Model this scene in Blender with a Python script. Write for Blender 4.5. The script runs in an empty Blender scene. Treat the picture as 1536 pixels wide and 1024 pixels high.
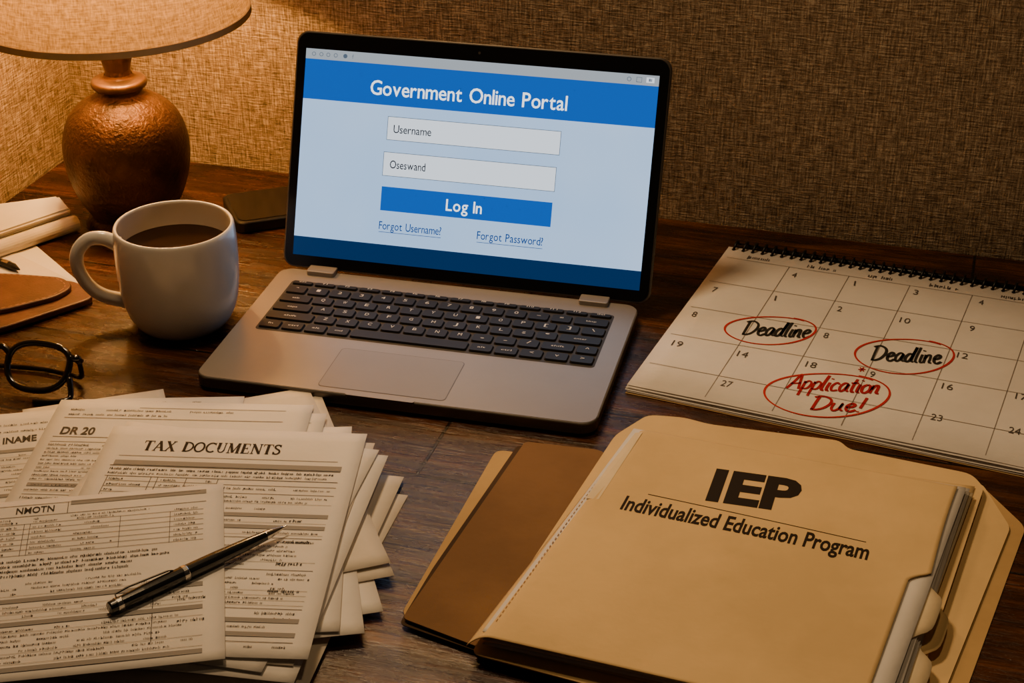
import bpy, math, random
from mathutils import Vector as V, Matrix
random.seed(7)
CM=.01
sc=bpy.context.scene
pi=math.pi
# ------------------------------------------------------------ materials
def mat(name,base=(.5,.5,.5),rough=.5,metal=0,emit=None,estr=1,alpha=None,trans=0,coat=0,spec=None):
    m=bpy.data.materials.new(name); m.use_nodes=True
    b=m.node_tree.nodes['Principled BSDF']
    b.inputs['Base Color'].default_value=(*base,1); b.inputs['Roughness'].default_value=rough
    b.inputs['Metallic'].default_value=metal
    if emit: b.inputs['Emission Color'].default_value=(*emit,1); b.inputs['Emission Strength'].default_value=estr
    if trans: b.inputs['Transmission Weight'].default_value=trans
    if coat: b.inputs['Coat Weight'].default_value=coat; b.inputs['Coat Roughness'].default_value=.15
    if spec is not None: b.inputs['Specular IOR Level'].default_value=spec
    return m
class NT:
    def __init__(s,m): s.t=m.node_tree; s.b=s.t.nodes['Principled BSDF']
    def n(s,typ,**k):
        nd=s.t.nodes.new(typ)
        for a,v in k.items():
            if a.startswith('i_'): nd.inputs[a[2:].replace('_',' ')].default_value=v
            else: setattr(nd,a,v)
        return nd
    def l(s,a,b): s.t.links.new(a,b)
    def coord(s,scale=(1,1,1),src='Object'):
        c=s.n('ShaderNodeTexCoord'); mp=s.n('ShaderNodeMapping'); mp.inputs['Scale'].default_value=scale
        s.l(c.outputs[src],mp.inputs[0]); return mp.outputs[0]
    def noise(s,scale,vec,detail=4,rough=.6,dist=0):
        nd=s.n('ShaderNodeTexNoise'); nd.inputs['Scale'].default_value=scale; nd.inputs['Detail'].default_value=detail
        nd.inputs['Roughness'].default_value=rough; nd.inputs['Distortion'].default_value=dist
        s.l(vec,nd.inputs['Vector']); return nd.outputs[0]
    def ramp(s,fac,stops):
        r=s.n('ShaderNodeValToRGB'); e=r.color_ramp.elements
        e[0].position=stops[0][0]; e[0].color=(*stops[0][1],1); e[1].position=stops[-1][0]; e[1].color=(*stops[-1][1],1)
        for p,c in stops[1:-1]:
            x=e.new(p); x.color=(*c,1)
        s.l(fac,r.inputs[0]); return r.outputs[0]
    def math(s,op,a,b=None):
        nd=s.n('ShaderNodeMath',operation=op)
        for i,x in enumerate((a,b)):
            if x is None: continue
            if isinstance(x,(int,float)): nd.inputs[i].default_value=x
            else: s.l(x,nd.inputs[i])
        return nd.outputs[0]
    def mix(s,fac,a,b,typ='MIX'):
        nd=s.n('ShaderNodeMix',data_type='RGBA',blend_type=typ)
        for i,x in ((0,fac),(6,a),(7,b)):
            if isinstance(x,(int,float)): nd.inputs[i].default_value=x
            elif isinstance(x,tuple): nd.inputs[i].default_value=(*x,1)
            else: s.l(x,nd.inputs[i])
        return nd.outputs[2]
    def bump(s,h,strength=.3,dist=.001,prev=None):
        nd=s.n('ShaderNodeBump'); nd.inputs['Strength'].default_value=strength; nd.inputs['Distance'].default_value=dist
        s.l(h,nd.inputs['Height'])
        if prev: s.l(prev,nd.inputs['Normal'])
        s.l(nd.outputs[0],s.b.inputs['Normal']); return nd.outputs[0]
def mottled(name,c1,c2,scale=30,rough=.6,bump=.2,bdist=.0005,metal=0,**k):
    m=mat(name,c1,rough,metal,**k); t=NT(m); v=t.coord()
    n=t.noise(scale,v,6,.6); t.l(t.ramp(n,[(.3,c1),(.7,c2)]),t.b.inputs['Base Color'])
    n2=t.noise(scale*12,v,3); t.bump(n2,bump,bdist); return m

def wood_mat():
    m=mat('dark_wood',(.1,.04,.015),.35); t=NT(m)
    v=t.coord((3,34,3)); v3=t.coord((6,160,6))
    g=t.noise(1.6,v,9,.65,.6); f=t.noise(2.0,v3,5,.7); big=t.noise(9,t.coord((1,2.5,1)),6,.65)
    comb=t.math('ADD',t.math('MULTIPLY',g,.62),t.math('MULTIPLY',f,.38))
    col=t.ramp(comb,[(.36,(.005,.0014,.0005)),(.46,(.040,.011,.0025)),(.56,(.12,.038,.008)),(.70,(.30,.11,.025))])
    col=t.mix(t.ramp(big,[(.40,(0,0,0)),(.66,(.88,)*3)]),col,(.010,.0032,.0012))
    br=t.n('ShaderNodeTexBrick'); br.offset=.4
    t.l(t.coord((1,1,1)),br.inputs['Vector'])
    for k,x in (('Scale',1.0),('Mortar Size',.0014),('Mortar Smooth',.3),('Brick Width',.95),('Row Height',.128),('Bias',0)): br.inputs[k].default_value=x
    br.inputs['Color1'].default_value=(1,1,1,1); br.inputs['Color2'].default_value=(.6,.6,.6,1); br.inputs['Mortar'].default_value=(.03,.03,.03,1)
    col=t.mix(1.0,col,br.outputs['Color'],'MULTIPLY')
    t.l(col,t.b.inputs['Base Color'])
    r=t.ramp(t.noise(22,t.coord((1,3,1)),6,.7),[(.35,(.14,)*3),(.7,(.42,)*3)]); t.l(r,t.b.inputs['Roughness'])
    b1=t.bump(t.math('MULTIPLY',br.outputs['Fac'],-1),.6,.002)
    b2=t.bump(comb,.65,.003,b1)
    t.bump(t.noise(60,t.coord((1,2.2,1)),4,.6),.45,.0017,b2)
    return m
def wall_mat():
    m=mat('linen_wallcovering',(.4,.3,.2),.9,spec=.15); t=NT(m)
    a=t.noise(1,t.coord((60,60,620)),3,.6); b=t.noise(1,t.coord((560,560,50)),3,.6)
    c=t.noise(1,t.coord((480,480,480)),2,.6); big=t.noise(5,t.coord(),4)
    wv=t.math('ADD',t.math('MULTIPLY',a,.52),t.math('MULTIPLY',b,.48))
    wv=t.math('ADD',t.math('MULTIPLY',wv,.86),t.math('MULTIPLY',c,.14))
    col=t.ramp(wv,[(.39,(.085,.058,.034)),(.50,(.30,.22,.14)),(.61,(.66,.53,.37))])
    col=t.mix(t.math('MULTIPLY',big,.3),col,(.24,.17,.105))
    t.l(col,t.b.inputs['Base Color']); t.bump(wv,1.0,.003); return m
def fabric_shade():
    m=bpy.data.materials.new('lampshade_fabric'); m.use_nodes=True; t=NT(m)
    a=t.noise(1,t.coord((90,90,700)),3); b=t.noise(1,t.coord((700,700,90)),3)
    wv=t.math('ADD',t.math('MULTIPLY',a,.5),t.math('MULTIPLY',b,.5))
    col=t.ramp(wv,[(.38,(.34,.22,.095)),(.62,(.74,.52,.26))])
    d=t.n('ShaderNodeBsdfDiffuse'); tr=t.n('ShaderNodeBsdfTranslucent'); mx=t.n('ShaderNodeMixShader'); mx.inputs[0].default_value=.20
    t.l(col,d.inputs[0]); t.l(col,tr.inputs[0]); t.l(d.outputs[0],mx.inputs[1]); t.l(tr.outputs[0],mx.inputs[2])
    t.l(mx.outputs[0],t.t.nodes['Material Output'].inputs[0]); return m
def paper_mat(name,c,vary=.06):
    m=mat(name,c,.85,spec=.2); t=NT(m)
    n=t.noise(9,t.coord(),5); c2=tuple(x*(1-vary*3) for x in c)
    t.l(t.ramp(n,[(.35,c2),(.6,c)]),t.b.inputs['Base Color'])
    b1=t.bump(t.noise(14,t.coord(),4),.35,.004)
    t.bump(t.noise(140,t.coord(),5),.3,.0006,b1); return m
M={}
M['wood']=wood_mat(); M['wall']=wall_mat(); M['shade']=fabric_shade()
M['paper']=paper_mat('printer_paper',(.74,.705,.66),.04); M['paper2']=paper_mat('aged_paper',(.68,.62,.54),.05)
M['calpaper']=paper_mat('calendar_paper',(.80,.75,.69),.04)
M['manila']=paper_mat('manila_card',(.72,.51,.245),.05); M['manila2']=paper_mat('manila_card_dark',(.52,.345,.15))
M['cream']=paper_mat('cream_card',(.80,.65,.41)); M['kraft']=paper_mat('kraft_card',(.21,.115,.048),.08)
M['kraftd']=paper_mat('kraft_dark',(.07,.04,.02),.1)
M['ink']=mat('black_ink',(.010,.009,.009),.7); M['ink2']=mat('grey_ink',(.07,.06,.055),.8); M['rule']=mat('rule_ink',(.22,.19,.17),.8)
M['band']=mat('band_ink',(.25,.235,.22),.8); M['iepink']=mat('folder_ink',(.018,.012,.008),.75,spec=.2)
M['red']=mat('red_marker',(.38,.008,.004),.6,spec=.2); M['redl']=mat('red_marker_circle',(.50,.018,.006),.6,spec=.2)
M['crease']=mat('crease_ink',(.38,.21,.07),.8)
M['alu']=mottled('aluminium_warm',(.27,.245,.22),(.31,.282,.255),8,.42,.05,.0001,metal=.5)
M['alud']=mottled('aluminium_edge',(.13,.117,.105),(.16,.145,.13),8,.4,.05,.0001,metal=.8)
M['pad']=mottled('trackpad',(.245,.222,.20),(.275,.25,.225),6,.4,.02,.0001,metal=.4)
M['key']=mat('key_plastic',(.007,.007,.008),.5,spec=.3); M['well']=mat('keyboard_well',(.02,.018,.016),.6)
M['legend']=mat('key_legend',(.6,.6,.6),.6)
M['bezel']=mat('bezel_glass',(.004,.004,.005),.22)
def em(n,c,s=1): return mat(n,(.0,.0,.0),.35,emit=c,estr=s,spec=.2)
M['s_body']=em('screen_body',(.50,.66,.90),1.2)
t=NT(M['s_body']); nn=t.noise(4,t.coord(),3); t.l(t.ramp(nn,[(.3,(.38,.60,.94)),(.7,(.52,.71,.98))]),t.b.inputs['Emission Color'])
M['s_head']=em('screen_header',(.0,.11,.56),1.0); M['s_foot']=em('screen_footer',(.002,.03,.11))
M['s_bar']=em('screen_browser_bar',(.42,.47,.52)); M['s_field']=em('screen_field',(.80,.88,.98),1.25); M['s_line']=em('screen_line',(.10,.14,.2))
M['s_white']=em('screen_white',(.85,.94,1.0),1.7); M['s_dark']=em('screen_dark',(.010,.014,.022)); M['s_link']=em('screen_link',(.0,.06,.30))
M['ceramic']=mottled('mug_glaze',(.74,.715,.66),(.80,.775,.72),10,.2,.03,.0002,coat=.4)
M['coffee']=mottled('coffee',(.014,.0045,.0012),(.028,.010,.003),20,.08,.02,.0002)
M['bronze']=mottled('aged_bronze',(.020,.010,.005),(.17,.082,.030),20,.44,.8,.0022,metal=.75)
M['bronze2']=mottled('bronze_ring',(.09,.05,.022),(.24,.13,.055),26,.4,.3,.0008,metal=.8)
M['darkwood']=mottled('turned_wood',(.04,.018,.008),(.09,.042,.018),30,.5,.2)
M['trim']=mottled('shade_trim',(.42,.26,.11),(.5,.32,.15),60,.9,.3)
M['brass']=mat('brass',(.5,.33,.12),.3,1)
M['bulb']=mat('bulb_glow',(1,.8,.5),.4,emit=(1,.62,.25),estr=12)
M['black']=mat('black_plastic',(.008,.008,.008),.35); M['wire']=mat('black_wire',(.01,.01,.01),.35,.5)
M['phoneg']=mat('phone_glass',(.006,.006,.007),.15)
M['pen']=mat('pen_lacquer',(.006,.007,.008),.2,coat=.5); M['chrome']=mat('chrome',(.6,.58,.55),.2,1)
M['leather']=mottled('brown_leather',(.075,.023,.007),(.15,.05,.016),40,.45,.35,.0008)
M['leather2']=mottled('leather_edge',(.05,.016,.006),(.08,.028,.011),40,.5,.3,.0008)
M['stitch']=mat('stitching',(.35,.17,.07),.8)
M['gframe']=mat('acetate_black',(.006,.005,.005),.15,coat=.5)
g=mat('spectacle_lens',(.9,.9,.9),.02,trans=1); g.node_tree.nodes['Principled BSDF'].inputs['IOR'].default_value=1.02; M['lens']=g
M['floor']=mottled('floor_boards',(.06,.03,.015),(.12,.06,.03),4,.5,.2)

# ------------------------------------------------------------ geometry collector
def empty(name,loc=(0,0,0),rot=0):
    e=bpy.data.objects.new(name,None); sc.collection.objects.link(e)
    e.location=[c*CM for c in loc]; e.rotation_euler=(0,0,rot); e.empty_display_size=.03; return e
class Geo:
    def __init__(s): s.v=[]; s.f=[]; s.m=[]; s.mats=[]
    def mi(s,k):
        if k not in s.mats: s.mats.append(k)
        return s.mats.index(k)
    def add(s,vs,fs,k):
        o=len(s.v); i=s.mi(k); s.v+= [tuple(v) for v in vs]; s.f+=[tuple(o+a for a in f) for f in fs]; s.m+=[i]*len(fs)
    def face(s,pts,k): s.add(pts,[range(len(pts))],k)
    def prism(s,poly,z0,z1,k,inset=0,ktop=None):
        n=len(poly)
        if inset:
            cx=sum(p[0] for p in poly)/n; cy=sum(p[1] for p in poly)/n
            mx=max(abs(p[0]-cx) for p in poly); my=max(abs(p[1]-cy) for p in poly)
            top=[(cx+(p[0]-cx)*(1-inset/mx),cy+(p[1]-cy)*(1-inset/my),z1) for p in poly]
        else: top=[(p[0],p[1],z1) for p in poly]
        vs=[(p[0],p[1],z0) for p in poly]+top
        s.add(vs,[tuple(reversed(range(n)))]+[(i,(i+1)%n,n+(i+1)%n,n+i) for i in range(n)],k)
        s.add(top,[tuple(range(n))],ktop or k)
    def lathe(s,prof,k,seg=64,c=(0,0),cap=False):
        vs=[];fs=[]
        for r,z in prof:
            for i in range(seg):
                a=2*pi*i/seg; vs.append((c[0]+r*math.cos(a),c[1]+r*math.sin(a),z))
        for j in range(len(prof)-1):
            for i in range(seg):
                i2=(i+1)%seg; fs.append((j*seg+i,j*seg+i2,(j+1)*seg+i2,(j+1)*seg+i))
        s.add(vs,fs,k)
    def tube(s,path,r,k,seg=10,closed=False,flat=1.0,up=V((0,0,1))):
        P=[V(p) for p in path]; n=len(P); vs=[];fs=[]
        rr=r if isinstance(r,(list,tuple)) else [r]*n
        for i in range(n):
            if closed: tg=(P[(i+1)%n]-P[i-1])
            else: tg=P[min(i+1,n-1)]-P[max(i-1,0)]
            tg.normalize(); a=tg.cross(up)
            if a.length<1e-4: a=tg.cross(V((0,1,0)))
            a.normalize(); b=a.cross(tg)
            for j in range(seg):
                t=2*pi*j/seg; vs.append(P[i]+a*(rr[i]*math.cos(t))+b*(rr[i]*flat*math.sin(t)))
        m=n if closed else n-1
        for i in range(m):
            for j in range(seg):
                j2=(j+1)%seg; i2=(i+1)%n; fs.append((i*seg+j,i*seg+j2,i2*seg+j2,i2*seg+j))
        if not closed: fs.append(tuple(range(seg))); fs.append(tuple(reversed(range((n-1)*seg,n*seg))))
        s.add(vs,fs,k)
    def ribbon(s,pts,w,k,fn,closed=False):
        n=len(pts)
        L=[];R=[]
        for i in range(n):
            a=pts[i-1] if (i>0 or closed) else pts[i]; b=pts[(i+1)%n] if (i<n-1 or closed) else pts[i]
            dx,dy=b[0]-a[0],b[1]-a[1]; l=math.hypot(dx,dy) or 1
            ww=w(i/(n-1)) if callable(w) else w
            nx,ny=-dy/l*ww/2,dx/l*ww/2
            L.append(fn(pts[i][0]+nx,pts[i][1]+ny)); R.append(fn(pts[i][0]-nx,pts[i][1]-ny))
        m=n if closed else n-1
        s.add(L+R,[(i,(i+1)%n,n+(i+1)%n,n+i) for i in range(m)],k)
    def rect(s,x0,y0,x1,y1,k,fn): s.face([fn(x0,y0),fn(x1,y0),fn(x1,y1),fn(x0,y1)],k)
    def make(s,name,parent=None,smooth=False,bevel=0,solid=0,sub=0,recalc=True):
        me=bpy.data.meshes.new(name); me.from_pydata([(a*CM,b*CM,c*CM) for a,b,c in s.v],[],s.f)
        for k in s.mats: me.materials.append(M[k])
        me.polygons.foreach_set('material_index',s.m)
        if smooth: me.polygons.foreach_set('use_smooth',[True]*len(s.f))
        me.update()
        if recalc:
            import bmesh
            b=bmesh.new(); b.from_mesh(me)
            if bevel or smooth: bmesh.ops.remove_doubles(b,verts=b.verts,dist=1e-6)
            bmesh.ops.recalc_face_normals(b,faces=b.faces); b.to_mesh(me); b.free()
        o=bpy.data.objects.new(name,me); sc.collection.objects.link(o)
        if parent: o.parent=parent
        if solid: q=o.modifiers.new('s','SOLIDIFY'); q.thickness=solid*CM; q.offset=-1
        if bevel: q=o.modifiers.new('b','BEVEL'); q.width=bevel*CM; q.segments=3; q.limit_method='ANGLE'; q.angle_limit=math.radians(40)
        if sub: q=o.modifiers.new('u','SUBSURF'); q.levels=sub; q.render_levels=sub
        return o
def rrect(x0,y0,x1,y1,r,n=5):
    out=[]
    for cx,cy,a0 in ((x1-r,y1-r,0),(x0+r,y1-r,90),(x0+r,y0+r,180),(x1-r,y0+r,270)):
        for i in range(n+1):
            a=math.radians(a0+90*i/n); out.append((cx+r*math.cos(a),cy+r*math.sin(a)))
    return out
def roundpoly(pts,r,n=4):
    out=[];N=len(pts)
    for i in range(N):
        p=V(pts[i]);a=V(pts[i-1]);b=V(pts[(i+1)%N]); rr=min(r,(a-p).length*.4,(b-p).length*.4)
        s=p+(a-p).normalized()*rr; e=p+(b-p).normalized()*rr
        for j in range(n+1):
            t=j/n; q=s*(1-t)**2+p*2*t*(1-t)+e*t*t; out.append((q.x,q.y))
    return out
def smooth_pts(p,closed=False,k=6):
    out=[];n=len(p)
    for i in range(n if closed else n-1):
        g=lambda j:p[j%n] if closed else p[max(0,min(n-1,j))]
        a,b,c,d=g(i-1),g(i),g(i+1),g(i+2)
        for s in range(k):
            t=s/k
            out.append(tuple(.5*((2*b[q])+(-a[q]+c[q])*t+(2*a[q]-5*b[q]+4*c[q]-d[q])*t*t+(-a[q]+3*b[q]-3*c[q]+d[q])*t**3) for q in range(len(b))))
    if not closed: out.append(tuple(p[-1]))
    return out
# ------------------------------------------------------------ text
_tc={}
def tmesh(s,bold=0):
    key=(s,bold)
    if key in _tc: return _tc[key]
    cu=bpy.data.curves.new('t','FONT'); cu.body=s; cu.size=1; cu.offset=bold; cu.resolution_u=3
    ob=bpy.data.objects.new('t',cu); sc.collection.objects.link(ob)
    dg=bpy.context.evaluated_depsgraph_get(); me=ob.evaluated_get(dg).to_mesh()
    vs=[(v.co.x,v.co.y) for v in me.vertices]; fs=[tuple(p.vertices) for p in me.polygons]
    ob.evaluated_get(dg).to_mesh_clear(); bpy.data.objects.remove(ob); bpy.data.curves.remove(cu)
    _tc[key]=(vs,fs); return _tc[key]
_h=tmesh('H'); CAP=max(v[1] for v in _h[0])
def text(g,s,x0,y0,x1,y1,h,k,fn,bold=0,shear=0):
    """baseline from (x0,y0) to (x1,y1) in sheet coords, cap height h"""
    vs,fs=tmesh(s,bold)
    if not vs: return
    a=min(v[0] for v in vs); b=max(v[0] for v in vs); L=math.hypot(x1-x0,y1-y0)
    ex=((x1-x0)/L,(y1-y0)/L); ey=(-ex[1],ex[0])
    out=[]
    for x,y in vs:
        yy=y/CAP*h; X=(x-a)/(b-a)*L+yy*shear
        out.append(fn(x0+ex[0]*X+ey[0]*yy,y0+ex[1]*X+ey[1]*yy))
    g.add(out,fs,k)
HW={'D':([[(.12,1.7),(.05,.9),(0,0)],[(-.2,1.62),(.4,1.78),(.95,1.45),(1.05,.9),(.75,.3),(.3,.02),(-.12,.05)]],1.25),
'e':([[(.05,.5),(.45,.62),(.58,.9),(.35,1.05),(.08,.7),(.12,.2),(.4,.0),(.75,.25)]],.8),
'a':([[(.62,.92),(.32,1.05),(.02,.6),(.12,.05),(.42,.2),(.66,.95),(.6,.25),(.85,.05)]],.9),
'd':([[(.58,.9),(.3,1.02),(.02,.55),(.12,.05),(.45,.2),(.66,1.0),(.82,1.85)],[(.8,1.8),(.64,.7),(.62,.15),(.85,.05)]],.92),
'l':([[(.25,1.85),(.08,.8),(.06,.12),(.3,.03)]],.42),
'i':([[(.14,1.0),(.06,.4),(.1,.05),(.3,.05)],[(.22,1.42),(.25,1.52)]],.4),
'n':([[(.08,1.0),(.0,.0)],[(.02,.45),(.25,.95),(.5,.95),(.52,.5),(.5,.1),(.75,.03)]],.84),
'A':([[(-.1,0),(.3,.95),(.62,1.8),(.78,.9),(.9,0)],[(.05,.6),(.9,.72)]],1.1),
'p':([[(.12,1.0),(.0,-.75)],[(.1,.75),(.4,1.05),(.68,.75),(.5,.15),(.05,.1)]],.82),
'c':([[(.6,.85),(.35,1.03),(.03,.6),(.15,.05),(.62,.15)]],.72),
't':([[(.32,1.6),(.16,.7),(.18,.08),(.45,.05)],[(-.08,1.08),(.55,1.15)]],.58),
'o':([[(.38,1.02),(.06,.75),(.05,.2),(.35,.0),(.66,.35),(.62,.85),(.36,1.02)]],.8),
'u':([[(.06,1.0),(.0,.35),(.2,.0),(.5,.3),(.64,1.0),(.58,.3),(.82,.03)]],.92),
'!':([[(.35,1.9),(.2,.5)],[(.12,.1),(.14,.0)]],.4),' ':([],.5)}
def hand(g,s,o,ex,ey,k,fn,w=.2):
    tot=sum(HW[c][1] for c in s); x=0
    for c in s:
        st,ad=HW[c]
        for pl in st:
            pp=smooth_pts(pl,k=5) if len(pl)>2 else [pl[0],((pl[0][0]+pl[1][0])/2,(pl[0][1]+pl[1][1])/2),pl[1]]
            wd=w*(.85+.3*random.random())
            q=[((x+a+.12*b)/tot,b/1.8) for a,b in pp]
            P=[(o[0]+ex[0]*a+ey[0]*b,o[1]+ex[1]*a+ey[1]*b) for a,b in q]
            g.ribbon(P,wd,k,fn)
        x+=ad
def arc(cx,cy,rx,ry,a0,a1,n=14): return [(cx+rx*math.cos(math.radians(a0+(a1-a0)*i/n)),cy+ry*math.sin(math.radians(a0+(a1-a0)*i/n))) for i in range(n+1)]
TK,TN=.2,.075
SF={'T':([([(.4,0),(.4,1)],TK),([(0,.97),(.8,.97)],TN),([(.02,1),(.02,.76)],.05),([(.78,1),(.78,.76)],.05),([(.24,.02),(.56,.02)],TN)],.86),
'A':([([(.1,0),(.44,1)],TN),([(.42,1),(.78,0)],TK),([(.2,.34),(.66,.34)],TN),([(-.02,.02),(.24,.02)],TN),([(.6,.02),(.94,.02)],TN)],.95),
'X':([([(.12,1),(.74,0)],TK),([(.70,1),(.12,0)],TN),([(0,.98),(.3,.98)],TN),([(.55,.98),(.84,.98)],TN),([(0,.02),(.26,.02)],TN),([(.56,.02),(.9,.02)],TN)],.98),
'D':([([(.18,0),(.18,1)],TK),(arc(.3,.5,.52,.46,90,-90),.13),([(.02,.97),(.32,.97)],TN),([(.02,.03),(.32,.03)],TN)],.92),
'O':([(arc(.45,.5,.39,.46,0,360,24),.14)],.98),
'C':([(arc(.46,.5,.4,.46,48,312,20),.14),([(.76,1.0),(.76,.72)],.05)],.9),
'U':([([(.18,1),(.18,.35)],TK),(arc(.42,.32,.25,.28,180,360,12),.1),([(.67,.3),(.67,1)],TN),([(.02,.98),(.34,.98)],TN),([(.54,.98),(.8,.98)],TN)],.92),
'M':([([(.14,0),(.14,1)],TN),([(.16,1),(.5,.05)],TK),([(.5,.05),(.84,1)],TN),([(.88,0),(.88,1)],TK),([(.0,.02),(.28,.02)],TN),([(.72,.02),(1.04,.02)],TN),([(.0,.98),(.2,.98)],TN),([(.82,.98),(1.04,.98)],TN)],1.14),
'E':([([(.18,0),(.18,1)],TK),([(.02,.97),(.66,.97)],TN),([(.2,.52),(.52,.52)],TN),([(.02,.03),(.7,.03)],TN),([(.64,1),(.64,.76)],.05),([(.68,0),(.68,.26)],.05),([(.5,.62),(.5,.42)],.05)],.82),
'N':([([(.14,0),(.14,1)],TN),([(.12,1),(.74,.02)],TK),([(.76,0),(.76,1)],TN),([(.0,.02),(.28,.02)],TN),([(.0,.98),(.2,.98)],TN),([(.62,.98),(.9,.98)],TN)],.98),
'S':([(smooth_pts([(.56,.82),(.4,.96),(.18,.92),(.1,.74),(.25,.58),(.48,.44),(.56,.24),(.4,.05),(.16,.06),(.06,.22)]),.14),([(.57,1),(.57,.74)],.05),([(.05,0),(.05,.28)],.05)],.72),' ':([],.5)}
def serif(g,s,x0,y0,x1,h,k,fn):
    tot=sum(SF[c][1] for c in s); x=0; sx=(x1-x0)/tot
    for c in s:
        for pl,w in SF[c][0]:
            g.ribbon([((x0+(x+a)*sx),(y0+b*h)) for a,b in pl],w*sx*1.15,k,fn)
        x+=SF[c][1]
def greek(g,x0,y,x1,h,k,fn,fill=1.0,bold=.55):
    x=x0
    while x<x1:
        for _ in range(random.randint(2,9)):
            w=h*random.uniform(.35,.65); t=h*random.choice((.7,.7,.7,1.0,1.0)); b=-h*.25 if random.random()<.12 else 0
            if x+w>x1: break
            lw=w*bold*.45
            g.rect(x,y+b,x+lw,y+t,k,fn)
            q=random.random()
            if q<.6: g.rect(x+lw,y+h*random.choice((0,.3,.55)),x+w*.8,y+h*random.choice((.12,.42,.68))+.02,k,fn)
            if q>.35: g.rect(x+w*.62,y,x+w*.62+lw,y+h*.7,k,fn)
            x+=w*1.15
        x+=h*.55
        if random.random()>fill: x+=h*random.uniform(3,10)

# ------------------------------------------------------------ room + desk   (desk-top plane is z=0)
e1=(.9588,-.2840); ANG=math.atan2(e1[1],e1[0]); C=(-47.2,169.7)
def slab(name,x0,y0,x1,y1,z0,z1,k,bevel=0,parent=None):
    g=Geo(); g.prism([(x0,y0),(x1,y0),(x1,y1),(x0,y1)],z0,z1,k); o=g.make(name,parent,bevel=bevel)
    return o
def place(o,x=0,y=0,z=0): # desk/room frame -> world
    ca,sa=math.cos(ANG),math.sin(ANG)
    o.location=((C[0]+x*ca-y*sa)*CM,(C[1]+x*sa+y*ca)*CM,z*CM); o.rotation_euler=(0,0,ANG)
place(slab('wall_back',-12,0,260,12,-75,175,'wall'))
place(slab('wall_left',-12,-240,0,0,-75,175,'wall'))
place(slab('floor',-12,-240,260,12,-80,-75,'floor'))
bb=slab('baseboard_back',0,-1.5,260,0,-75,-65,'darkwood'); place(bb)
desk=empty('desk'); place(desk)
slab('desk_top',.3,-92,160,-.3,-3.2,0,'wood',.25,desk)
for i,(x,y) in enumerate(((3,-88),(152,-88),(3,-9),(152,-9))): slab('leg_%d'%(i+1),x,y,x+6,y+6,-75,-3.2,'wood',.3,desk)
slab('apron_front',9,-86,152,-84,-13,-3.2,'wood',.1,desk); slab('apron_back',9,-6,152,-4,-13,-3.2,'wood',.1,desk)

# ------------------------------------------------------------ laptop
lap=empty('laptop',(-25.8,117.1,0),math.radians(-13.5))
W,D=33.1,20.6
g=Geo(); g.prism(rrect(0,0,W,D,1.3,8),.25,1.3,'alud',ktop='alu'); o=g.make('base',lap,bevel=.18)
g=Geo(); g.prism(rrect(.12,.12,W-.12,D-.12,1.2,8),1.3,1.32,'alu'); 
g.make('deck',lap)
g=Geo()
for x,y in ((2,2),(W-2,2),(2,D-2),(W-2,D-2)): g.lathe([(0,0),(.6,0),(.6,.27)],'black',16,(x,y))
g.make('feet',lap)
g=Geo(); g.prism(rrect(10.3,.75,20.9,7.2,.4,4),1.32,1.335,'alud',ktop='alud'); g.prism(rrect(10.36,.81,20.84,7.14,.36,4),1.335,1.345,'pad'); g.make('trackpad',lap)
g=Geo(); g.prism(rrect(12.9,-.06,18.6,.45,.2,4),1.0,1.33,'alud',ktop='alu'); g.make('front_notch',lap)
g=Geo(); g.prism(rrect(1.9,8.7,31.3,18.2,.35,4),1.32,1.33,'well')
g.make('keyboard_well',lap)
rows=[ (17.35,.8,['esc']+['f%d'%i for i in range(1,13)]+['del'],[1]*14),
 (15.6,1.5,list('`1234567890-=')+['bksp'],[1]*13+[1.6]),
 (13.95,1.5,['tab']+list('QWERTYUIOP[]')+['\\'],[1.5]+[1]*12+[1.1]),
 (12.3,1.5,['caps']+list("ASDFGHJKL;'")+['enter'],[1.8]+[1]*11+[1.9]),
 (10.65,1.5,['shift']+list('ZXCVBNM,./')+['shift','^'],[2.2]+[1]*10+[1.5,1]),
 (9.0,1.5,['fn','ctrl','alt','cmd',' ','alt','ctrl','<','v','>'],[1,1,1,1,5.1,1.05,1.05,1.05,1.05,1.05])]
g=Geo(); gl=Geo(); fl=lambda x,y:(x,y,1.53)
for y,h,ks,ws in rows:
    tw=sum(ws); x=2.0; tot=29.2
    for kx,w in zip(ks,ws):
        ww=tot*w/tw
        g.prism(rrect(x+.09,y,x+ww-.09,y+h-.16,.2,3),1.33,1.51,'key',inset=.08)
        if kx!=' ':
            hh=.42 if len(kx)==1 else .24
            lw=.34 if len(kx)==1 else min(.22*len(kx),ww-.6)
            text(gl,kx,x+ww/2-lw/2,y+h*.38,x+ww/2+lw/2,y+h*.38,hh,'legend',fl)
        x+=ww
g.make('keys',lap); gl.make('key_legends',lap,recalc=False)
g=Geo()
for x in (2.7,27.8): g.prism(rrect(x,19.5,x+2.6,20.9,.2,3),1.25,1.75,'alu')
g.make('hinges',lap,bevel=.1)
lid=bpy.data.objects.new('lid',None); sc.collection.objects.link(lid); lid.parent=lap; lid.empty_display_size=.02
lid.location=(0,D*CM,.013); lid.rotation_euler=(math.radians(69),0,0)
LW,LH=33.9,21.4
g=Geo(); g.prism(rrect(0,.15,LW,LH,1.1,8),-.55,0,'alud'); g.make('shell',lid,bevel=.12)
g=Geo(); g.prism(rrect(.18,.3,LW-.18,LH-.18,1.0,8),0,.04,'bezel'); g.make('bezel',lid)
sx0,sx1,sy0,sy1=.95,32.9,1.3,19.85
def SC(z): return lambda x,y:(x,y,.04+z)
g=Geo()
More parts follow.
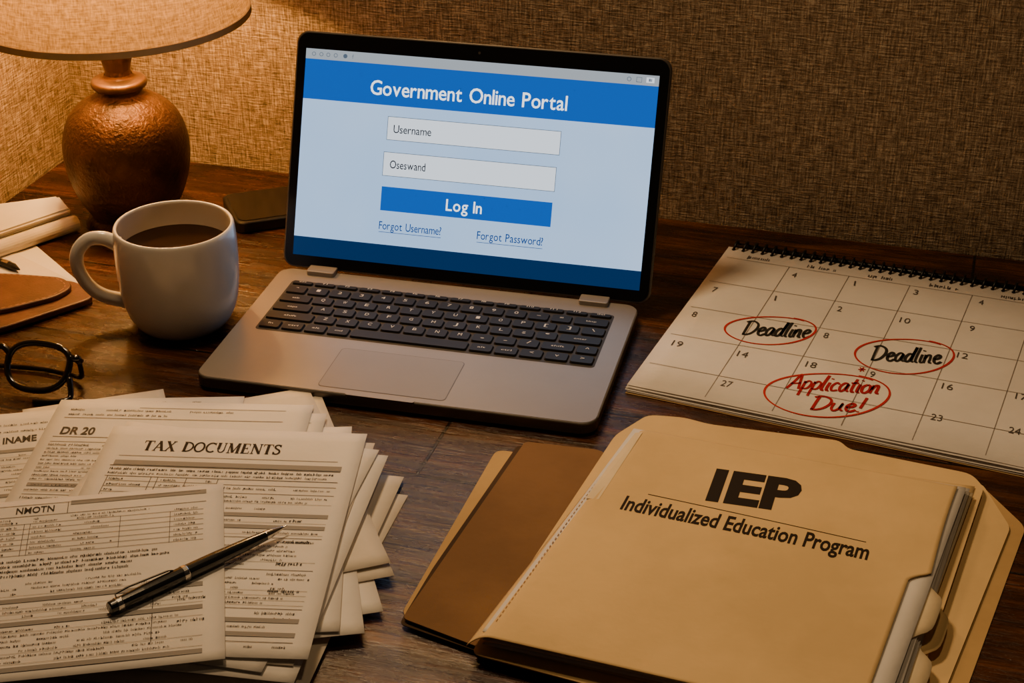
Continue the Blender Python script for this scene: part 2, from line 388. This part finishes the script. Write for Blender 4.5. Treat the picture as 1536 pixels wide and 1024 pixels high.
g.rect(sx0,3.0,sx1,15.4,'s_body',SC(.01)); g.rect(sx0,15.4,sx1,18.95,'s_head',SC(.01)); g.rect(sx0,sy0,sx1,3.0,'s_foot',SC(.01)); g.rect(sx0,18.95,sx1,sy1,'s_bar',SC(.01))
def box(x0,y0,x1,y1,k):
    g.rect(x0-.05,y0-.05,x1+.05,y1+.05,'s_line' if k=='s_field' else 's_head',SC(.013)); g.rect(x0,y0,x1,y1,k,SC(.016))
box(9.05,12.4,24.75,14.4,'s_field'); box(8.9,9.2,24.6,11.25,'s_field'); box(8.95,6.1,24.5,8.15,'s_head')
T=SC(.02)
# letters are spaced a little, like a web font
def spaced(s,x0,y,x1,h,k,bold,gap=.045,sp=.30):
    cw=[]
    for c in s:
        if c==' ': cw.append(sp)
        else:
            q=[v[0] for v in tmesh(c,bold)[0]]; cw.append(max(q)-min(q))
    tot=sum(cw)+gap*(len(s)-1); S=(x1-x0)/tot; x=x0
    for c,w in zip(s,cw):
        if c!=' ': text(g,c,x,y,x+w*S,y,h,k,T,bold=bold)
        x+=(w+gap)*S
spaced('Government Online Portal',7.2,16.25,25.1,1.25,'s_white',.010,.055)
spaced('Username',9.6,13.02,13.1,.7,'s_dark',.006,.06); spaced('Oseswand',9.5,9.87,12.8,.7,'s_dark',.008,.06)
spaced('Log In',14.95,6.6,18.25,1.0,'s_white',.010,.07,.22)
spaced('Forgot Username?',8.9,4.37,14.7,.7,'s_link',.006,.06); g.rect(8.9,4.1,14.7,4.15,'s_link',T)
spaced('Forgot Password?',18.0,4.35,24.0,.7,'s_link',.006,.06); g.rect(18.0,4.05,24.0,4.1,'s_link',T)
for i,x in enumerate((1.7,2.4,3.05,3.75)): g.ribbon(arc(x,19.4,.16,.16,0,360,12),.05,'s_line',T)
g.face([T(*p) for p in arc(4.65,19.4,.2,.2,0,360,12)[:-1]],'s_line'); text(g,'f',5.3,19.22,5.42,19.22,.36,'s_line',T)
g.ribbon(arc(30.3,19.4,.17,.17,0,360,12),.05,'s_line',T); g.ribbon([(30.95,19.2),(31.4,19.2),(31.4,19.6),(30.95,19.6),(30.95,19.2)],.05,'s_line',T); g.rect(31.8,19.2,32.5,19.65,'s_field',T); g.rect(32.0,19.3,32.3,19.55,'s_line',T)
g.make('screen',lid,recalc=False)
g=Geo(); g.face([(16.9+.12*math.cos(a*.5),20.6+.12*math.sin(a*.5),.05) for a in range(12)],'well'); g.make('webcam',lid)

# ------------------------------------------------------------ coffee mug
mug=empty('coffee_mug',(-28.7,128.9,0))
g=Geo()
out=[(0,.25),(2.9,.25),(3.1,0),(3.5,0),(3.95,.35),(4.5,1.2),(4.9,2.5),(5.12,4.2),(5.2,6),(5.18,8),(5.1,9.0),(5.02,9.32),(4.9,9.4),(4.76,9.3),(4.78,8.7),(4.8,7.5),(4.75,5),(4.5,2.8),(4.0,1.3),(2.5,.8),(0,.75)]
g.lathe(smooth_pts(out,k=3),'ceramic',96)
hp=smooth_pts([(4.8,0,7.6),(6.0,0,8.2),(7.3,0,8.1),(8.3,0,7.0),(8.45,0,5.5),(7.8,0,3.9),(6.6,0,2.8),(4.7,0,2.2)],k=6)
ca=math.radians(184); hp=[(p[0]*math.cos(ca),p[0]*math.sin(ca),p[2]) for p in hp]
g.tube(hp,[.60+.12*abs(i/(len(hp)-1)*2-1)**3 for i in range(len(hp))],'ceramic',16,flat=.8,up=V((-math.sin(ca),math.cos(ca),0)))
g.make('body_and_handle',mug,smooth=True)
g=Geo(); g.lathe([(0,7.1),(4.6,7.1),(4.8,7.15)],'coffee',64); g.make('coffee',mug,smooth=True)

# ------------------------------------------------------------ table lamp
lamp=empty('table_lamp',(-37.2,150.3,0))
g=Geo()
pr=[(0,0),(4.3,0),(4.5,.3),(4.3,.8),(4.0,1.1),(4.3,1.7),(5.1,3.2),(5.75,5.2),(6.02,7.2),(5.9,9.0),(5.3,10.8),(4.3,12.0),(3.2,12.7),(2.4,13.1),(2.1,13.5),(2.15,13.9)]
g.lathe(smooth_pts(pr,k=3),'bronze',80); g.make('urn_base',lamp,smooth=True)
g=Geo(); g.lathe(smooth_pts([(2.1,13.8),(2.5,13.95),(2.65,14.3),(2.5,14.65),(2.0,14.8),(1.5,14.9),(1.3,15.2)],k=3),'bronze2',64); g.make('collar',lamp,smooth=True)
g=Geo(); g.lathe([(1.25,15.1),(1.2,15.6),(1.45,16.6),(1.75,17.5),(1.7,17.9),(.7,18.1),(.6,24.0),(0,24)],'darkwood',40); g.make('neck',lamp,smooth=False)
g=Geo(); g.lathe([(0,23.5),(1.3,23.6),(1.4,26),(0,26.1)],'brass',32)
for a in range(3):
    t=a*2*pi/3; g.tube([(.5*math.cos(t),.5*math.sin(t),25.8),(12.4*math.cos(t),12.4*math.sin(t),21.6)],.12,'brass',6)
g.make('socket',lamp)
g=Geo(); g.lathe(smooth_pts([(0,26),(1.1,26.3),(1.4,27.2),(2.4,29),(2.8,30.6),(2.3,32.2),(1.1,33),(0,33.2)],k=4),'bulb',32); g.make('bulb',lamp,smooth=True)
g=Geo(); g.lathe([(12.85,21.0),(9.9,39)],'shade',96); g.make('shade',lamp,smooth=True)
g=Geo()
for r,z in ((12.87,21.1),(9.9,39)): g.lathe([(r-.12,z-.25),(r+.08,z-.25),(r+.04,z+.35),(r-.15,z+.35),(r-.12,z-.25)],'trim',96)
g.make('shade_trim',lamp,smooth=False)

# ------------------------------------------------------------ phone
ph=empty('smartphone',(-26.6,146.8,0),math.radians(20))
g=Geo(); g.prism(rrect(0,0,15,7.6,1.0,6),0,1.2,'black',ktop='black'); g.make('case',ph,bevel=.25)
g=Geo(); g.prism(rrect(.4,.4,14.6,7.2,.8,6),1.2,1.26,'phoneg'); g.make('glass',ph)

# ------------------------------------------------------------ left edge items
nb=empty('notepad')
g=Geo()
for i in range(11):
    d=.14*math.sin(i*2.3); g.prism([(-52.4+d,149.2+d),(-45.0+d,151.8+d),(-43.1+d,148.8-d),(-52.2+d,139.6)],.02+i*.18,.15+i*.18,'paper' if i%3 else 'paper2')
g.make('pages',nb)
rp=empty('rolled_paper')
g=Geo(); g.tube([(-42.4,148.0,.8),(-52.3,138.0,.8)],.78,'paper2',20); g.tube([(-42.3,148.1,.8),(-42.45,147.95,.8)],.5,'manila2',16); g.make('roll',rp,smooth=False)
ls=empty('loose_paper')
g=Geo(); g.prism([(-45.7,144.6),(-38.6,135.2),(-50.5,126.4),(-56.6,134.8)],.02,.08,'paper'); g.prism([(-47.5,143.0),(-40.0,136.4),(-49.0,126.2),(-56.0,132.4)],.1,.15,'paper2'); g.make('sheets',ls)
pc=empty('pencil')
g=Geo(); g.tube([(-45.4,138.2,.5),(-46.1,138.8,.5),(-54,144.4,.5)],[.08,.35,.35],'black',8); g.tube([(-46.6,139.2,.5),(-47.3,139.7,.5)],.37,'chrome',8); g.make('shaft',pc)
lc=empty('leather_case')
g=Geo()
lo=roundpoly([(-37.0,132.2),(-39.4,135.4),(-47,136.5),(-54,134.5),(-53.5,122.8),(-44,126.2)],1.2)
g.prism(lo,.18,.75,'leather2',ktop='leather'); g.make('body',lc,bevel=.15)
up=roundpoly([(-39.2,133.4),(-40.6,135.2),(-47,136.2),(-53.8,134.2),(-53.4,126.5),(-44.5,128.6),(-40.2,131.4)],1.6)
g=Geo(); g.prism(up,.76,1.25,'leather2',ktop='leather'); g.make('flap',lc,bevel=.15)
g=Geo(); cx,cy=-46.6,132.1
def dashes(poly,z,inset,n=60):
    P=[(cx+(p[0]-cx)*inset,cy+(p[1]-cy)*inset) for p in poly]; P.append(P[0])
    seg=[math.hypot(P[i+1][0]-P[i][0],P[i+1][1]-P[i][1]) for i in range(len(P)-1)]; tot=sum(seg)
    def at(s):
        s%=tot
        for i,l in enumerate(seg):
            if s<=l: f=s/(l or 1); return (P[i][0]+(P[i+1][0]-P[i][0])*f,P[i][1]+(P[i+1][1]-P[i][1])*f)
            s-=l
        return P[0]
    s=0
    while s<tot: g.ribbon([at(s),at(s+.35)],.09,'stitch',lambda x,y:(x,y,z)); s+=.6
dashes(up,1.262,.93); g.make('stitches',lc,recalc=False)

# ------------------------------------------------------------ eyeglasses
gl_=empty('eyeglasses',(-38.6,115.9,0),math.radians(-12))
def lens_pts(cx,n=40,w=2.65,h=1.95,e=2.5):
    r=[]
    for i in range(n):
        a=2*pi*i/n; c_,s_=math.cos(a),math.sin(a)
        x=abs(c_)**(2/e)*(1 if c_>=0 else -1)*w; y=abs(s_)**(2/e)*(1 if s_>=0 else -1)*h
        x*=1+.08*(y/h); r.append((cx+x,y))
    return r
tl=math.radians(42) # lens plane tilt back from vertical
def LP(x,y,z=0): return (x,(y+2.2)*math.sin(tl)-z*math.cos(tl),.34+(y+2.2)*math.cos(tl)+z*math.sin(tl))
g=Geo()
for c_ in (0,-6.9): g.tube([LP(*p) for p in lens_pts(c_)],.28,'gframe',10,closed=True,up=V((0,-1,.6)))
g.tube(smooth_pts([LP(-2.6,.8),LP(-3.2,1.3,.1),LP(-3.7,1.3,.1),LP(-4.3,.8)],k=4),.27,'gframe',8)
g.tube([LP(2.7,1.0),LP(3.1,1.05,-.1),LP(3.2,.9,-.6)],.34,'gframe',8)
g.tube(smooth_pts([LP(3.2,.9,-.4),(3.1,2.6,.8),(1.6,3.4,.4),(-2,3.9,.3),(-8.5,3.4,.3)],k=6),.22,'gframe',8)
g.tube(smooth_pts([LP(2.9,-.6,.1),(3.3,.1,.5),(3.1,-.5,.32),(1.9,-1.0,.3),(.6,-1.1,.3)],k=5),.24,'gframe',8)
g.make('frame',gl_,smooth=True)
g=Geo()
for c_ in (0,-6.9): g.face([LP(*p) for p in lens_pts(c_,w=2.6,h=1.9)],'lens')
g.make('lenses',gl_)

# ------------------------------------------------------------ sheets
def sheet(name,parent,TLc,rot,w,h,z,k,curl=None,th=.03,nx=16,ny=20):
    a=math.radians(rot); ca,sa=math.cos(a),math.sin(a)
    if curl is None:
        c1,c2,c3=random.uniform(.0,.05),random.uniform(0,.05),random.random()*6
        curl=lambda u,v:c1*math.sin(3*u+c3)*v+c2*u*u
    def fn(x,y,e=0):  # x right, y up negative from top-left
        return (TLc[0]+x*ca-y*sa,TLc[1]+x*sa+y*ca,z+curl(x/w,-y/h)+e)
    g=Geo(); vs=[];fs=[]
    for j in range(ny+1):
        for i in range(nx+1): vs.append(fn(w*i/nx,-h*j/ny))
    for j in range(ny):
        for i in range(nx): q=j*(nx+1)+i; fs.append((q,q+1,q+nx+2,q+nx+1))
    g.add(vs,fs,k); g.make(name,parent,smooth=True,solid=th)
    return fn
def fromTR(TR,rot,w): a=math.radians(rot); return (TR[0]-w*math.cos(a),TR[1]-w*math.sin(a))
def fromBR(BR,rot,w,h):
    a=math.radians(rot); return (BR[0]-w*math.cos(a)-h*math.sin(a),BR[1]-w*math.sin(a)+h*math.cos(a))
td=empty('tax_document_stack')
low=[((-7.6,101.6),-14),((-13.0,110.4),-2),((-8.0,103.6),-11),((-11.5,106.5),-6)]
z=.05; idx=1
for tr,r in low:
    sheet('sheet_%d'%idx,td,fromTR(tr,r,20.5),r,20.5,26,z,'paper2' if idx%2 else 'paper'); idx+=1; z+=.14
for br,r in (((-8.4,87.2),14),((-7.9,90.9),17),((-9.4,84.6),9),((-8.2,92.0),19),((-11.0,84.5),3)):
    sheet('sheet_%d'%idx,td,fromBR(br,r,20,25),r,20,25,z,'paper' if idx%2 else 'paper2'); idx+=1; z+=.13
sheet('sheet_peak',td,fromTR((-28.1,116.2),17,11),17,11,25,.55,'paper2')
f_left=sheet('sheet_left',td,fromTR((-34.0,112.8),10,20),10,20,25,.85,'paper')
f_mid=sheet('sheet_mid',td,fromTR((-21.2,114.0),2,13),2,13,25,1.15,'paper'); 
f_mid2=sheet('sheet_back',td,fromTR((-14.4,111.2),-2,18),-2,18,25,1.22,'paper')
f_dr=sheet('sheet_form',td,(-35.5,113.2),-2.5,20,25,1.32,'paper')
for i,(tr,r) in enumerate((((-9.2,104.8),-9),((-10.3,106.4),-7),((-9.9,105.3),-12))):
    sheet('sheet_side_%d'%i,td,fromTR(tr,r,20),r,20,26,1.42+i*.1,'paper2' if i%2 else 'paper')
f_tax=sheet('tax_cover_sheet',td,(-30.3,108.5),-3.5,19.4,26.6,1.8,'paper',curl=lambda u,v:.12*u*u*v)
f_fr=sheet('front_form',td,fromTR((-20.7,100.2),9,22),9,22,19.9,2.02,'paper',curl=lambda u,v:.10*u**4*v+.04*v)
g=Geo()
E=.035
F=lambda x,y:f_tax(x,y,E)
serif(g,'TAX DOCUMENTS',3.0,-3.35,13.4,1.35,'iepink',F)
def form(g,F,x0,x1,y0,y1,seed,table=True):
    random.seed(seed); y=y0
    while y>y1:
        q=random.random()
        if q<.12:
            g.rect(x0,y-.35,x1,y+.1,'band',F); greek(g,x0+.3,y-.28,x1-1,.26,'ink',F,.5); y-=.9
        elif q<.3:
            g.rect(x0,y,x1,y+.05,'ink2',F); y-=.55; greek(g,x0,y,x0+(x1-x0)*.5,.3,'ink',F,.7); greek(g,x1-3,y,x1-.3,.26,'ink2',F,.8); y-=.5
        else:
            greek(g,x0,y,x1-random.uniform(0,3),.24,'ink2',F,.75); 
            if random.random()<.5: g.rect(x0,y-.14,x1,y-.11,'rule',F)
            y-=.52
g.rect(1.5,-4.15,17.8,-4.1,'ink2',F)
g.rect(1.4,-5.35,18.2,-4.75,'band',F); greek(g,2.6,-5.2,11.5,.34,'ink',F,.6); greek(g,16,-5.2,18,.34,'ink2',F,.8)
g.rect(1.2,-5.5,18.2,-5.43,'ink',F)
greek(g,1.3,-6.05,18,.3,'ink',F,1,.8); greek(g,1.3,-6.6,17.6,.3,'ink2',F,1); g.rect(1.2,-6.9,18.2,-6.84,'ink',F)
for yy in (-7.5,-8.2,-8.9,-9.6): g.rect(1.4,yy,9.5,yy+.045,'ink2',F); greek(g,1.6,yy+.15,4.2,.28,'ink',F,.8); greek(g,5.4,yy+.15,9.2,.28,'ink2',F,.6)
for xx in (1.4,4.6,5.1,7.2,9.5): g.rect(xx,-9.6,xx+.045,-6.9,'ink2',F)
form(g,F,10,18.2,-7.6,-10.2,3); form(g,F,1.2,18.2,-10.6,-25.6,5)
for yy in (-12,-14.5,-17,-20,-23): greek(g,15.6,yy,17.8,.34,'ink',F,.9,.9)
g.make('tax_cover_print',td,recalc=False)
g=Geo(); F=lambda x,y:f_fr(x,y,E)
text(g,'NMOTN',7.7,-1.75,10.3,-1.75,.75,'ink',F,bold=.018)
g.rect(3,-.75,20.5,-.70,'ink2',F); g.rect(11.4,-1.1,20.8,-.6,'band',F); greek(g,11.6,-1.0,20.4,.28,'ink',F,.7)
g.rect(6,-2.15,20.8,-2.1,'ink2',F); g.rect(11.2,-2.1,11.25,-.7,'ink2',F)
greek(g,6,-2.6,17,.24,'ink2',F,.9)
for i in range(7):
    yy=-3.1-i*.62; g.rect(6.2,yy,20.6,yy+.04,'ink2',F); greek(g,6.4,yy+.14,8.0,.26,'ink',F,.9)
    greek(g,9.0,yy+.14,14.6,.24,'ink2',F,.5); greek(g,18.6,yy+.14,20.3,.26,'ink2',F,.8)
for xx in (6.2,8.4,8.8,14.9,18.3): g.rect(xx,-6.86,xx+.04,-3.1,'ink2',F)
random.seed(11)
for i in range(4): greek(g,5.5,-7.6-i*.55,20.4-random.random()*6,.3,'ink',F,.95,.8)
form(g,F,5,20.6,-10.2,-19,9)
for yy in (-11,-13.5,-15.8): greek(g,19,yy,20.8,.3,'ink',F,.9)
g.rect(17.4,-17.5,17.45,-12,'ink2',F)
g.make('front_form_print',td,recalc=False)
g=Geo(); F=lambda x,y:f_dr(x,y,E)
greek(g,1.2,-1.6,14,.3,'ink2',F,.8); greek(g,1.2,-2.3,9,.3,'ink2',F,.9); g.rect(1,-2.7,18,-2.64,'ink2',F)
text(g,'DR 20',1.3,-5.1,3.9,-5.1,1.0,'ink',F,bold=.03); g.rect(.9,-5.5,6,-5.44,'ink',F)
form(g,F,.9,8,-6.2,-15,21)
g.rect(6.5,-1.05,18,-1,'ink2',F)
g.make('form_print',td,recalc=False)
g=Geo(); F=lambda x,y:f_left(x,y,E)
greek(g,8,-2.0,19,.3,'ink2',F,.9); text(g,'INAME',14.5,-4.6,17.0,-4.5,.85,'ink',F,bold=.03); form(g,F,8,18.2,-5.6,-12,31); greek(g,8,-3.0,18,.3,'ink',F,.9)
g.make('left_print',td,recalc=False)
g=Geo(); F=lambda x,y:f_mid(x,y,E)
greek(g,2,-.9,11,.28,'ink2',F,.6)
F=lambda x,y:f_mid2(x,y,E); greek(g,4,-1.0,16,.28,'ink2',F,.6); g.rect(3,-1.5,17,-1.45,'ink2',F)
g.make('back_print',td,recalc=False)

# ------------------------------------------------------------ pen
pz=2.62; A=V((-25.6,84.9,pz)); B=V((-15.4,94.2,pz-.1)); L=(B-A).length
pen=empty('ballpoint_pen'); pen.location=A*CM
d=(B-A).normalized(); pen.rotation_mode='QUATERNION'; pen.rotation_quaternion=V((0,0,1)).rotation_difference(d)
g=Geo()
g.lathe([(0,0),(.36,.02),(.42,.12)],'pen',32); g.lathe([(.42,.12),(.45,.5)],'pen',32)
g.lathe([(.47,.5),(.48,.55),(.48,.85),(.47,.9)],'chrome',32)
g.lathe([(.45,.9),(.5,2.5),(.52,5.4)],'pen',32)
g.lathe([(.52,5.4),(.55,5.45),(.55,5.75),(.52,5.8)],'chrome',32)
g.lathe([(.51,5.8),(.5,8),(.42,10.5),(.34,12)],'pen',32)
g.lathe([(.34,12),(.35,12.05),(.28,12.6),(.14,13.3),(.07,13.5),(.06,13.8),(0,13.82)],'chrome',32)
g.make('barrel',pen,smooth=False)
q=pen.rotation_quaternion.inverted(); upl=q@V((-.25,.35,.9)); upl.z=0; upl.normalize(); sd=V((0,0,1)).cross(upl)
g=Geo(); vs=[]
pts=[(.7,.5),(.7,.74),(1.6,.8),(4.6,.66),(4.9,.56)]
for zz,rr in pts:
    for s_ in (-.13,.13): vs.append(upl*rr+sd*s_+V((0,0,zz)))
    for s_ in (.13,-.13): vs.append(upl*(rr-.08)+sd*s_+V((0,0,zz)))
fs=[(i*4+j,i*4+(j+1)%4,i*4+4+(j+1)%4,i*4+4+j) for i in range(4) for j in range(4)]+[(0,1,2,3),(16,17,18,19)]
g.add(vs,fs,'pen'); g.make('clip',pen)

# ------------------------------------------------------------ calendar
cal=empty('wall_calendar',(9.3,116.8,0),math.atan2(-12.4,28.8))
CW,CH=40.5,28.4
def ck(x,y): return y+.05*x*min(1,max(0,y)/9)
for i in range(6):
    g=Geo(); o_=(.12*math.sin(i*1.9),-.12*(5-i)*.6+.1*math.sin(i*3)); z0=.02+i*.115
    nx=20; vs=[];fs=[]
    for j in range(5):
        for ii in range(nx+1):
            x=CW*ii/nx; y=CH*j/4; yy=o_[1]*(1-j/4)+ck(x,y)
            vs.append((x+o_[0],yy,z0+(.03*math.sin(x*.35+i) if j==0 else 0)+.04))
    for j in range(4):
        for ii in range(nx): q_=j*(nx+1)+ii; fs.append((q_,q_+1,q_+nx+2,q_+nx+1))
    g.add(vs,fs,'calpaper' if i>0 else 'manila2'); g.make('page_%d'%(i+1),cal,smooth=True,solid=.05)
zc=.02+5*.115+.04+.045
F=lambda x,y:(x,ck(x,y),zc)
R=lambda x,y:(x,y,zc)
g=Geo()
vx=[.9+5.5*i for i in range(8)]
hy=[26.0,20.6,15.1,9.6,4.1]
for x in vx[1:-1]: g.ribbon([(x,.5+i*(25.5/12)) for i in range(13)],.06,'rule',F)
for y in hy: g.ribbon([(.5+i*39.2/12,y) for i in range(13)],.06,'rule',F)
nums=[('4',7.3,24.8),('1',12.8,25.3),('3',18.2,25.7),('4',23.9,26.0),('7',1.5,19.1),('1',7.0,19.6),('2',12.7,19.8),('10',18.4,19.9),('9',24.0,20.7),('8',1.3,13.8),('8',12.8,14.5),('12',24.1,15.5),('19',1.6,8.1),('14',7.2,8.5),('18',12.9,9.0),('9',17.9,9.4),('16',23.9,9.8),('17',29.6,10.5),('27',7.4,3.2),('23',24.0,4.6),('24',29.9,5.0)]
for s_,x,y in nums:
    w=.42*len(s_)+(.05 if len(s_)>1 else 0); w=.15 if s_=='1' else w
    text(g,s_,x-w/2,y-.45,x+w/2,y-.43,.95,'ink2',R)
for x in (3.6,9.2,14.8,20.3,26.6,32,37.5): greek(g,x-1.3,26.45,x+1.5,.62,'ink2',F,1,.6)
hand(g,'Deadline',(6.2,11.9),(5.4,1.6),(-.35,2.6),'ink',R,.25)
hand(g,'Deadline',(17.3,11.8),(5.4,1.6),(-.35,2.6),'ink',R,.25)
hand(g,'Application',(12.1,4.5),(7.0,2.0),(-.25,2.45),'red',R,.24)
hand(g,'Due!',(14.7,2.0),(3.7,1.1),(-.25,2.2),'red',R,.24)
def oval(c,a,b,n=60,turn=1.06,k='redl'):
    P=[]
    for i in range(int(n*turn)+1):
        t=2*pi*i/n+.7; s_=1+.03*math.sin(3*t)+.04*(i/n)
        P.append((c[0]+(a[0]*math.cos(t)+b[0]*math.sin(t))*s_,c[1]+(a[1]*math.cos(t)+b[1]*math.sin(t))*s_))
    g.ribbon(P,lambda t:.13+.08*math.sin(t*pi*2)**2,k,lambda x,y:(x,y,zc+.003))
oval((8.1,13.6),(3.5,1.5),(-.7,2.4)); oval((19.6,13.6),(3.7,1.55),(-.7,2.9)); oval((15.2,4.8),(4.5,1.9),(-.9,3.3))
for a in range(3):
    t=a*pi/3+.3; g.ribbon([(16.9-.3*math.cos(t),9.9-.4*math.sin(t)),(16.9+.3*math.cos(t),9.9+.4*math.sin(t))],.12,'red',R)
g.make('calendar_print',cal,recalc=False)
g=Geo()
n=44
for i in range(n):
    x=.6+i*(CW-1.2)/(n-1); y=ck(x,CH)+.15
    g.tube([(x+ (.14*math.sin(t)),y+.72*math.cos(t),.62+.60*math.sin(t)) for t in [2*pi*j/14 for j in range(14)]],.13,'wire',6,closed=True,up=V((1,0,0)))
g.tube([(.4,ck(0,CH)+.75,.5),(CW-.4,ck(CW,CH)+.75,.5)],.3,'wire',8)
g.make('wire_binding',cal,smooth=True)
g=Geo()
for i in range(n):
    x=.6+i*(CW-1.2)/(n-1); y=ck(x,CH)-.55; g.face([(x+.18*math.cos(a),y+.22*math.sin(a),zc+.002) for a in [2*pi*j/8 for j in range(8)]],'ink')
g.make('binding_holes',cal,recalc=False)

# ------------------------------------------------------------ folders
def flatpoly(name,parent,pts,z0,z1,k,r=.5,extra=None):
    g=Geo(); g.prism(roundpoly(pts,r),z0,z1,k); return g.make(name,parent)
mf=empty('manila_folder')
flatpoly('back',mf,[(-1.2,107.8),(.8,107.3),(12,104),(22,107.5),(34.4,103.4),(36.4,97.5),(25.1,74),(14,76),(-2,84.5),(-7.3,87.5),(-5.2,94.5)],.02,.09,'manila2',.8)
flatpoly('front',mf,[(1,106.9),(12,105),(24,106.8),(34.6,102.8),(35.2,97.2),(24.0,74.5),(13,76.5),(-3,85.2),(-6.4,88.0),(-4.4,95)],.22,.29,'manila',.6)
bf=empty('brown_folder')
flatpoly('back',bf,[(.4,107.9),(6.6,106.6),(14,98),(12,80),(-2,83.3),(-7.3,86.2),(-5.4,92.2)],.34,.40,'kraftd',.4)
flatpoly('insert',bf,[(.9,107.3),(6.3,106.2),(14,98),(11.6,79),(-1.8,83.8),(-6.8,86.7)],.46,.52,'cream',.3)
flatpoly('front',bf,[(1.0,108.0),(6.6,106.8),(14,98),(11.8,79),(-2.0,83.4),(-7.1,86.4)],.60,.70,'kraft',.4)
ip=empty('iep_folder')
flatpoly('back_cover',ip,[(-2.6,82.6),(7.9,108.6),(10.6,111.6),(13.4,111.2),(15.2,110.2),(24.9,107.8),(25.4,106.6),(33.8,103.2),(34.3,101.4),(22.6,74.4),(19.5,73.5)],.82,.90,'manila',.7)
def cover(name,BL,BR,TL,TR,zf,k,Rb=lambda v:1,nx=60,ny=60,th=.06):
    def P(u,v,e=0):
        a=V(BL).lerp(V(BR),u); b=V(TL).lerp(V(TR),u); p=a.lerp(b,v); return (p.x,p.y,zf(u,v)+e)
    g=Geo(); vs=[];fs=[]
    for j in range(ny+1):
        for i in range(nx+1): v=j/ny; u=(i/nx)*Rb(v); vs.append(P(u,v))
    for j in range(ny):
        for i in range(nx): q_=j*(nx+1)+i; fs.append((q_,q_+1,q_+nx+2,q_+nx+1))
    g.add(vs,fs,k); g.make(name,ip,smooth=True,solid=th); return P
# contents: fanned sheets and tabbed dividers between the covers
def step(v,a): return 1/(1+math.exp(max(-40,min(40,-(v-a)*90))))
inner=[('manila',33.6,101.3,22.0,74.6,.5,(.30,.46)),('paper',32.8,100.9,22.6,75.0,-.3,None),('cream',33.1,99.9,22.2,75.4,.2,(.12,.27)),('paper',32.9,100.2,22.3,75.0,-.2,None),('paper2',32.7,99.5,22.1,75.2,.1,None),('paper',32.5,99.9,21.9,74.6,0,None),('cream',32.3,99.4,21.6,75.6,-.2,(.32,.5)),('paper',32.3,99.2,21.6,75.0,-.2,None)]
z=1.05
for i,(k,tx,ty,bx,by,dd,tb) in enumerate(inner):
    tab=(lambda v,tb=tb:1+.05*step(v,tb[0])*(1-step(v,tb[1]))) if tb else (lambda v:1)
    cover('content_%d'%(i+1),(-1.8+dd*.3,83.2+dd*.2),(bx,by),(9.4+dd,107.6+dd*.8),(tx,ty),lambda u,v,zz=z,ii=i:zz+.02*math.sin(5*v+ii)*u,k,tab,24,60,.03); z+=.165
def zc1(u,v): 
    z=2.37+.10*math.sin(pi*min(1,u))*math.sin(pi*v)
    if u<.07: z-=1.1*(1-u/.07)**2.2
    return z
def Rb(v):
    if v>.585: return 1-.01*math.sin((v-.585)*5)
    if v>.55: return 1-.05*(1-((v-.55)/.035))**.6
    return .95+.0*v
cover('front_cover',(-2.9,82.9),(21.3,74.2),(8.7,107.4),(31.9,99.2),zc1,'manila',Rb,80,110)
def FZ(x,y):
    ax,ay=23.7,-8.45; bx,by=11.3,24.7; dx,dy=x+2.9,y-82.9; det=ax*by-ay*bx
    u=(dx*by-dy*bx)/det; v=(ax*dy-ay*dx)/det
    return (x,y,zc1(max(0,min(1,u)),max(0,min(1,v)))+.015)
g=Geo()
text(g,'IEP',13.6,97.6,19.7,96.0,3.9,'iepink',FZ,bold=.042,shear=.04)
pts=[(9.6+(23.9-9.6)*i/20,98.2+(92.4-98.2)*i/20) for i in range(21)]
g.ribbon(pts,.08,'iepink',FZ)
text(g,'Individualized Education Program',7.5,96.4,23.6,90.4,1.7,'iepink',FZ,bold=.024)
i=0
while i<40:
    a=i/40; b=(i+.55)/40; g.ribbon([(-1.0+7.8*a,84.0+17.9*a),(-1.0+7.8*b,84.0+17.9*b)],.07,'crease',FZ); i+=1
g.make('cover_print',ip,recalc=False)
g=Geo(); g.face([FZ(5.2,97.9),FZ(6.1,97.6),FZ(9.8,106.6),FZ(9.0,106.9)],'cream'); g.make('edge_label',ip,recalc=False)

# ------------------------------------------------------------ lights
def light(name,typ,loc,energy,col,size=.3,target=None,sy=None,spread=None):
    l=bpy.data.lights.new(name,typ); l.energy=energy; l.color=col
    o=bpy.data.objects.new(name,l); sc.collection.objects.link(o); o.location=loc
    if typ=='AREA':
        l.size=size
        if spread: l.spread=math.radians(spread)
    else: l.shadow_soft_size=size
    if typ=='SPOT': l.spot_size=math.radians(spread); l.spot_blend=.9
    if target: o.rotation_euler=(V(target)-V(loc)).to_track_quat('-Z','Y').to_euler()
    return o
light('lamp_bulb_light','POINT',(-.372,1.503,.285),23,(1,.49,.13),.03)
light('ceiling_pendant_light','AREA',(-.30,1.28,1.15),5.6,(1,.66,.35),.18,(.16,.98,0),spread=150)
light('added_folder_fill','SPOT',(.26,.88,1.3),9,(1,.66,.33),.05,(.14,.95,0),spread=44)  # added fill spot that brightens the folders, no real fixture
light('added_glint_spot','SPOT',(-.12,1.52,.60),5,(1,.55,.2),.05,(-.02,.92,0),spread=75)  # invented narrow spot, added for warm glints on the desk wood
w=bpy.data.worlds.new('world'); sc.world=w; w.use_nodes=True
w.node_tree.nodes['Background'].inputs[0].default_value=(.5,.38,.28,1); w.node_tree.nodes['Background'].inputs[1].default_value=.03

# ------------------------------------------------------------ camera
cd=bpy.data.cameras.new('camera'); cam=bpy.data.objects.new('camera',cd); sc.collection.objects.link(cam)
cam.location=(0,0,.68); cam.rotation_euler=(math.radians(61.5),0,0); cd.sensor_width=36; cd.lens=2500/1536*36; cd.clip_start=.01
sc.camera=cam
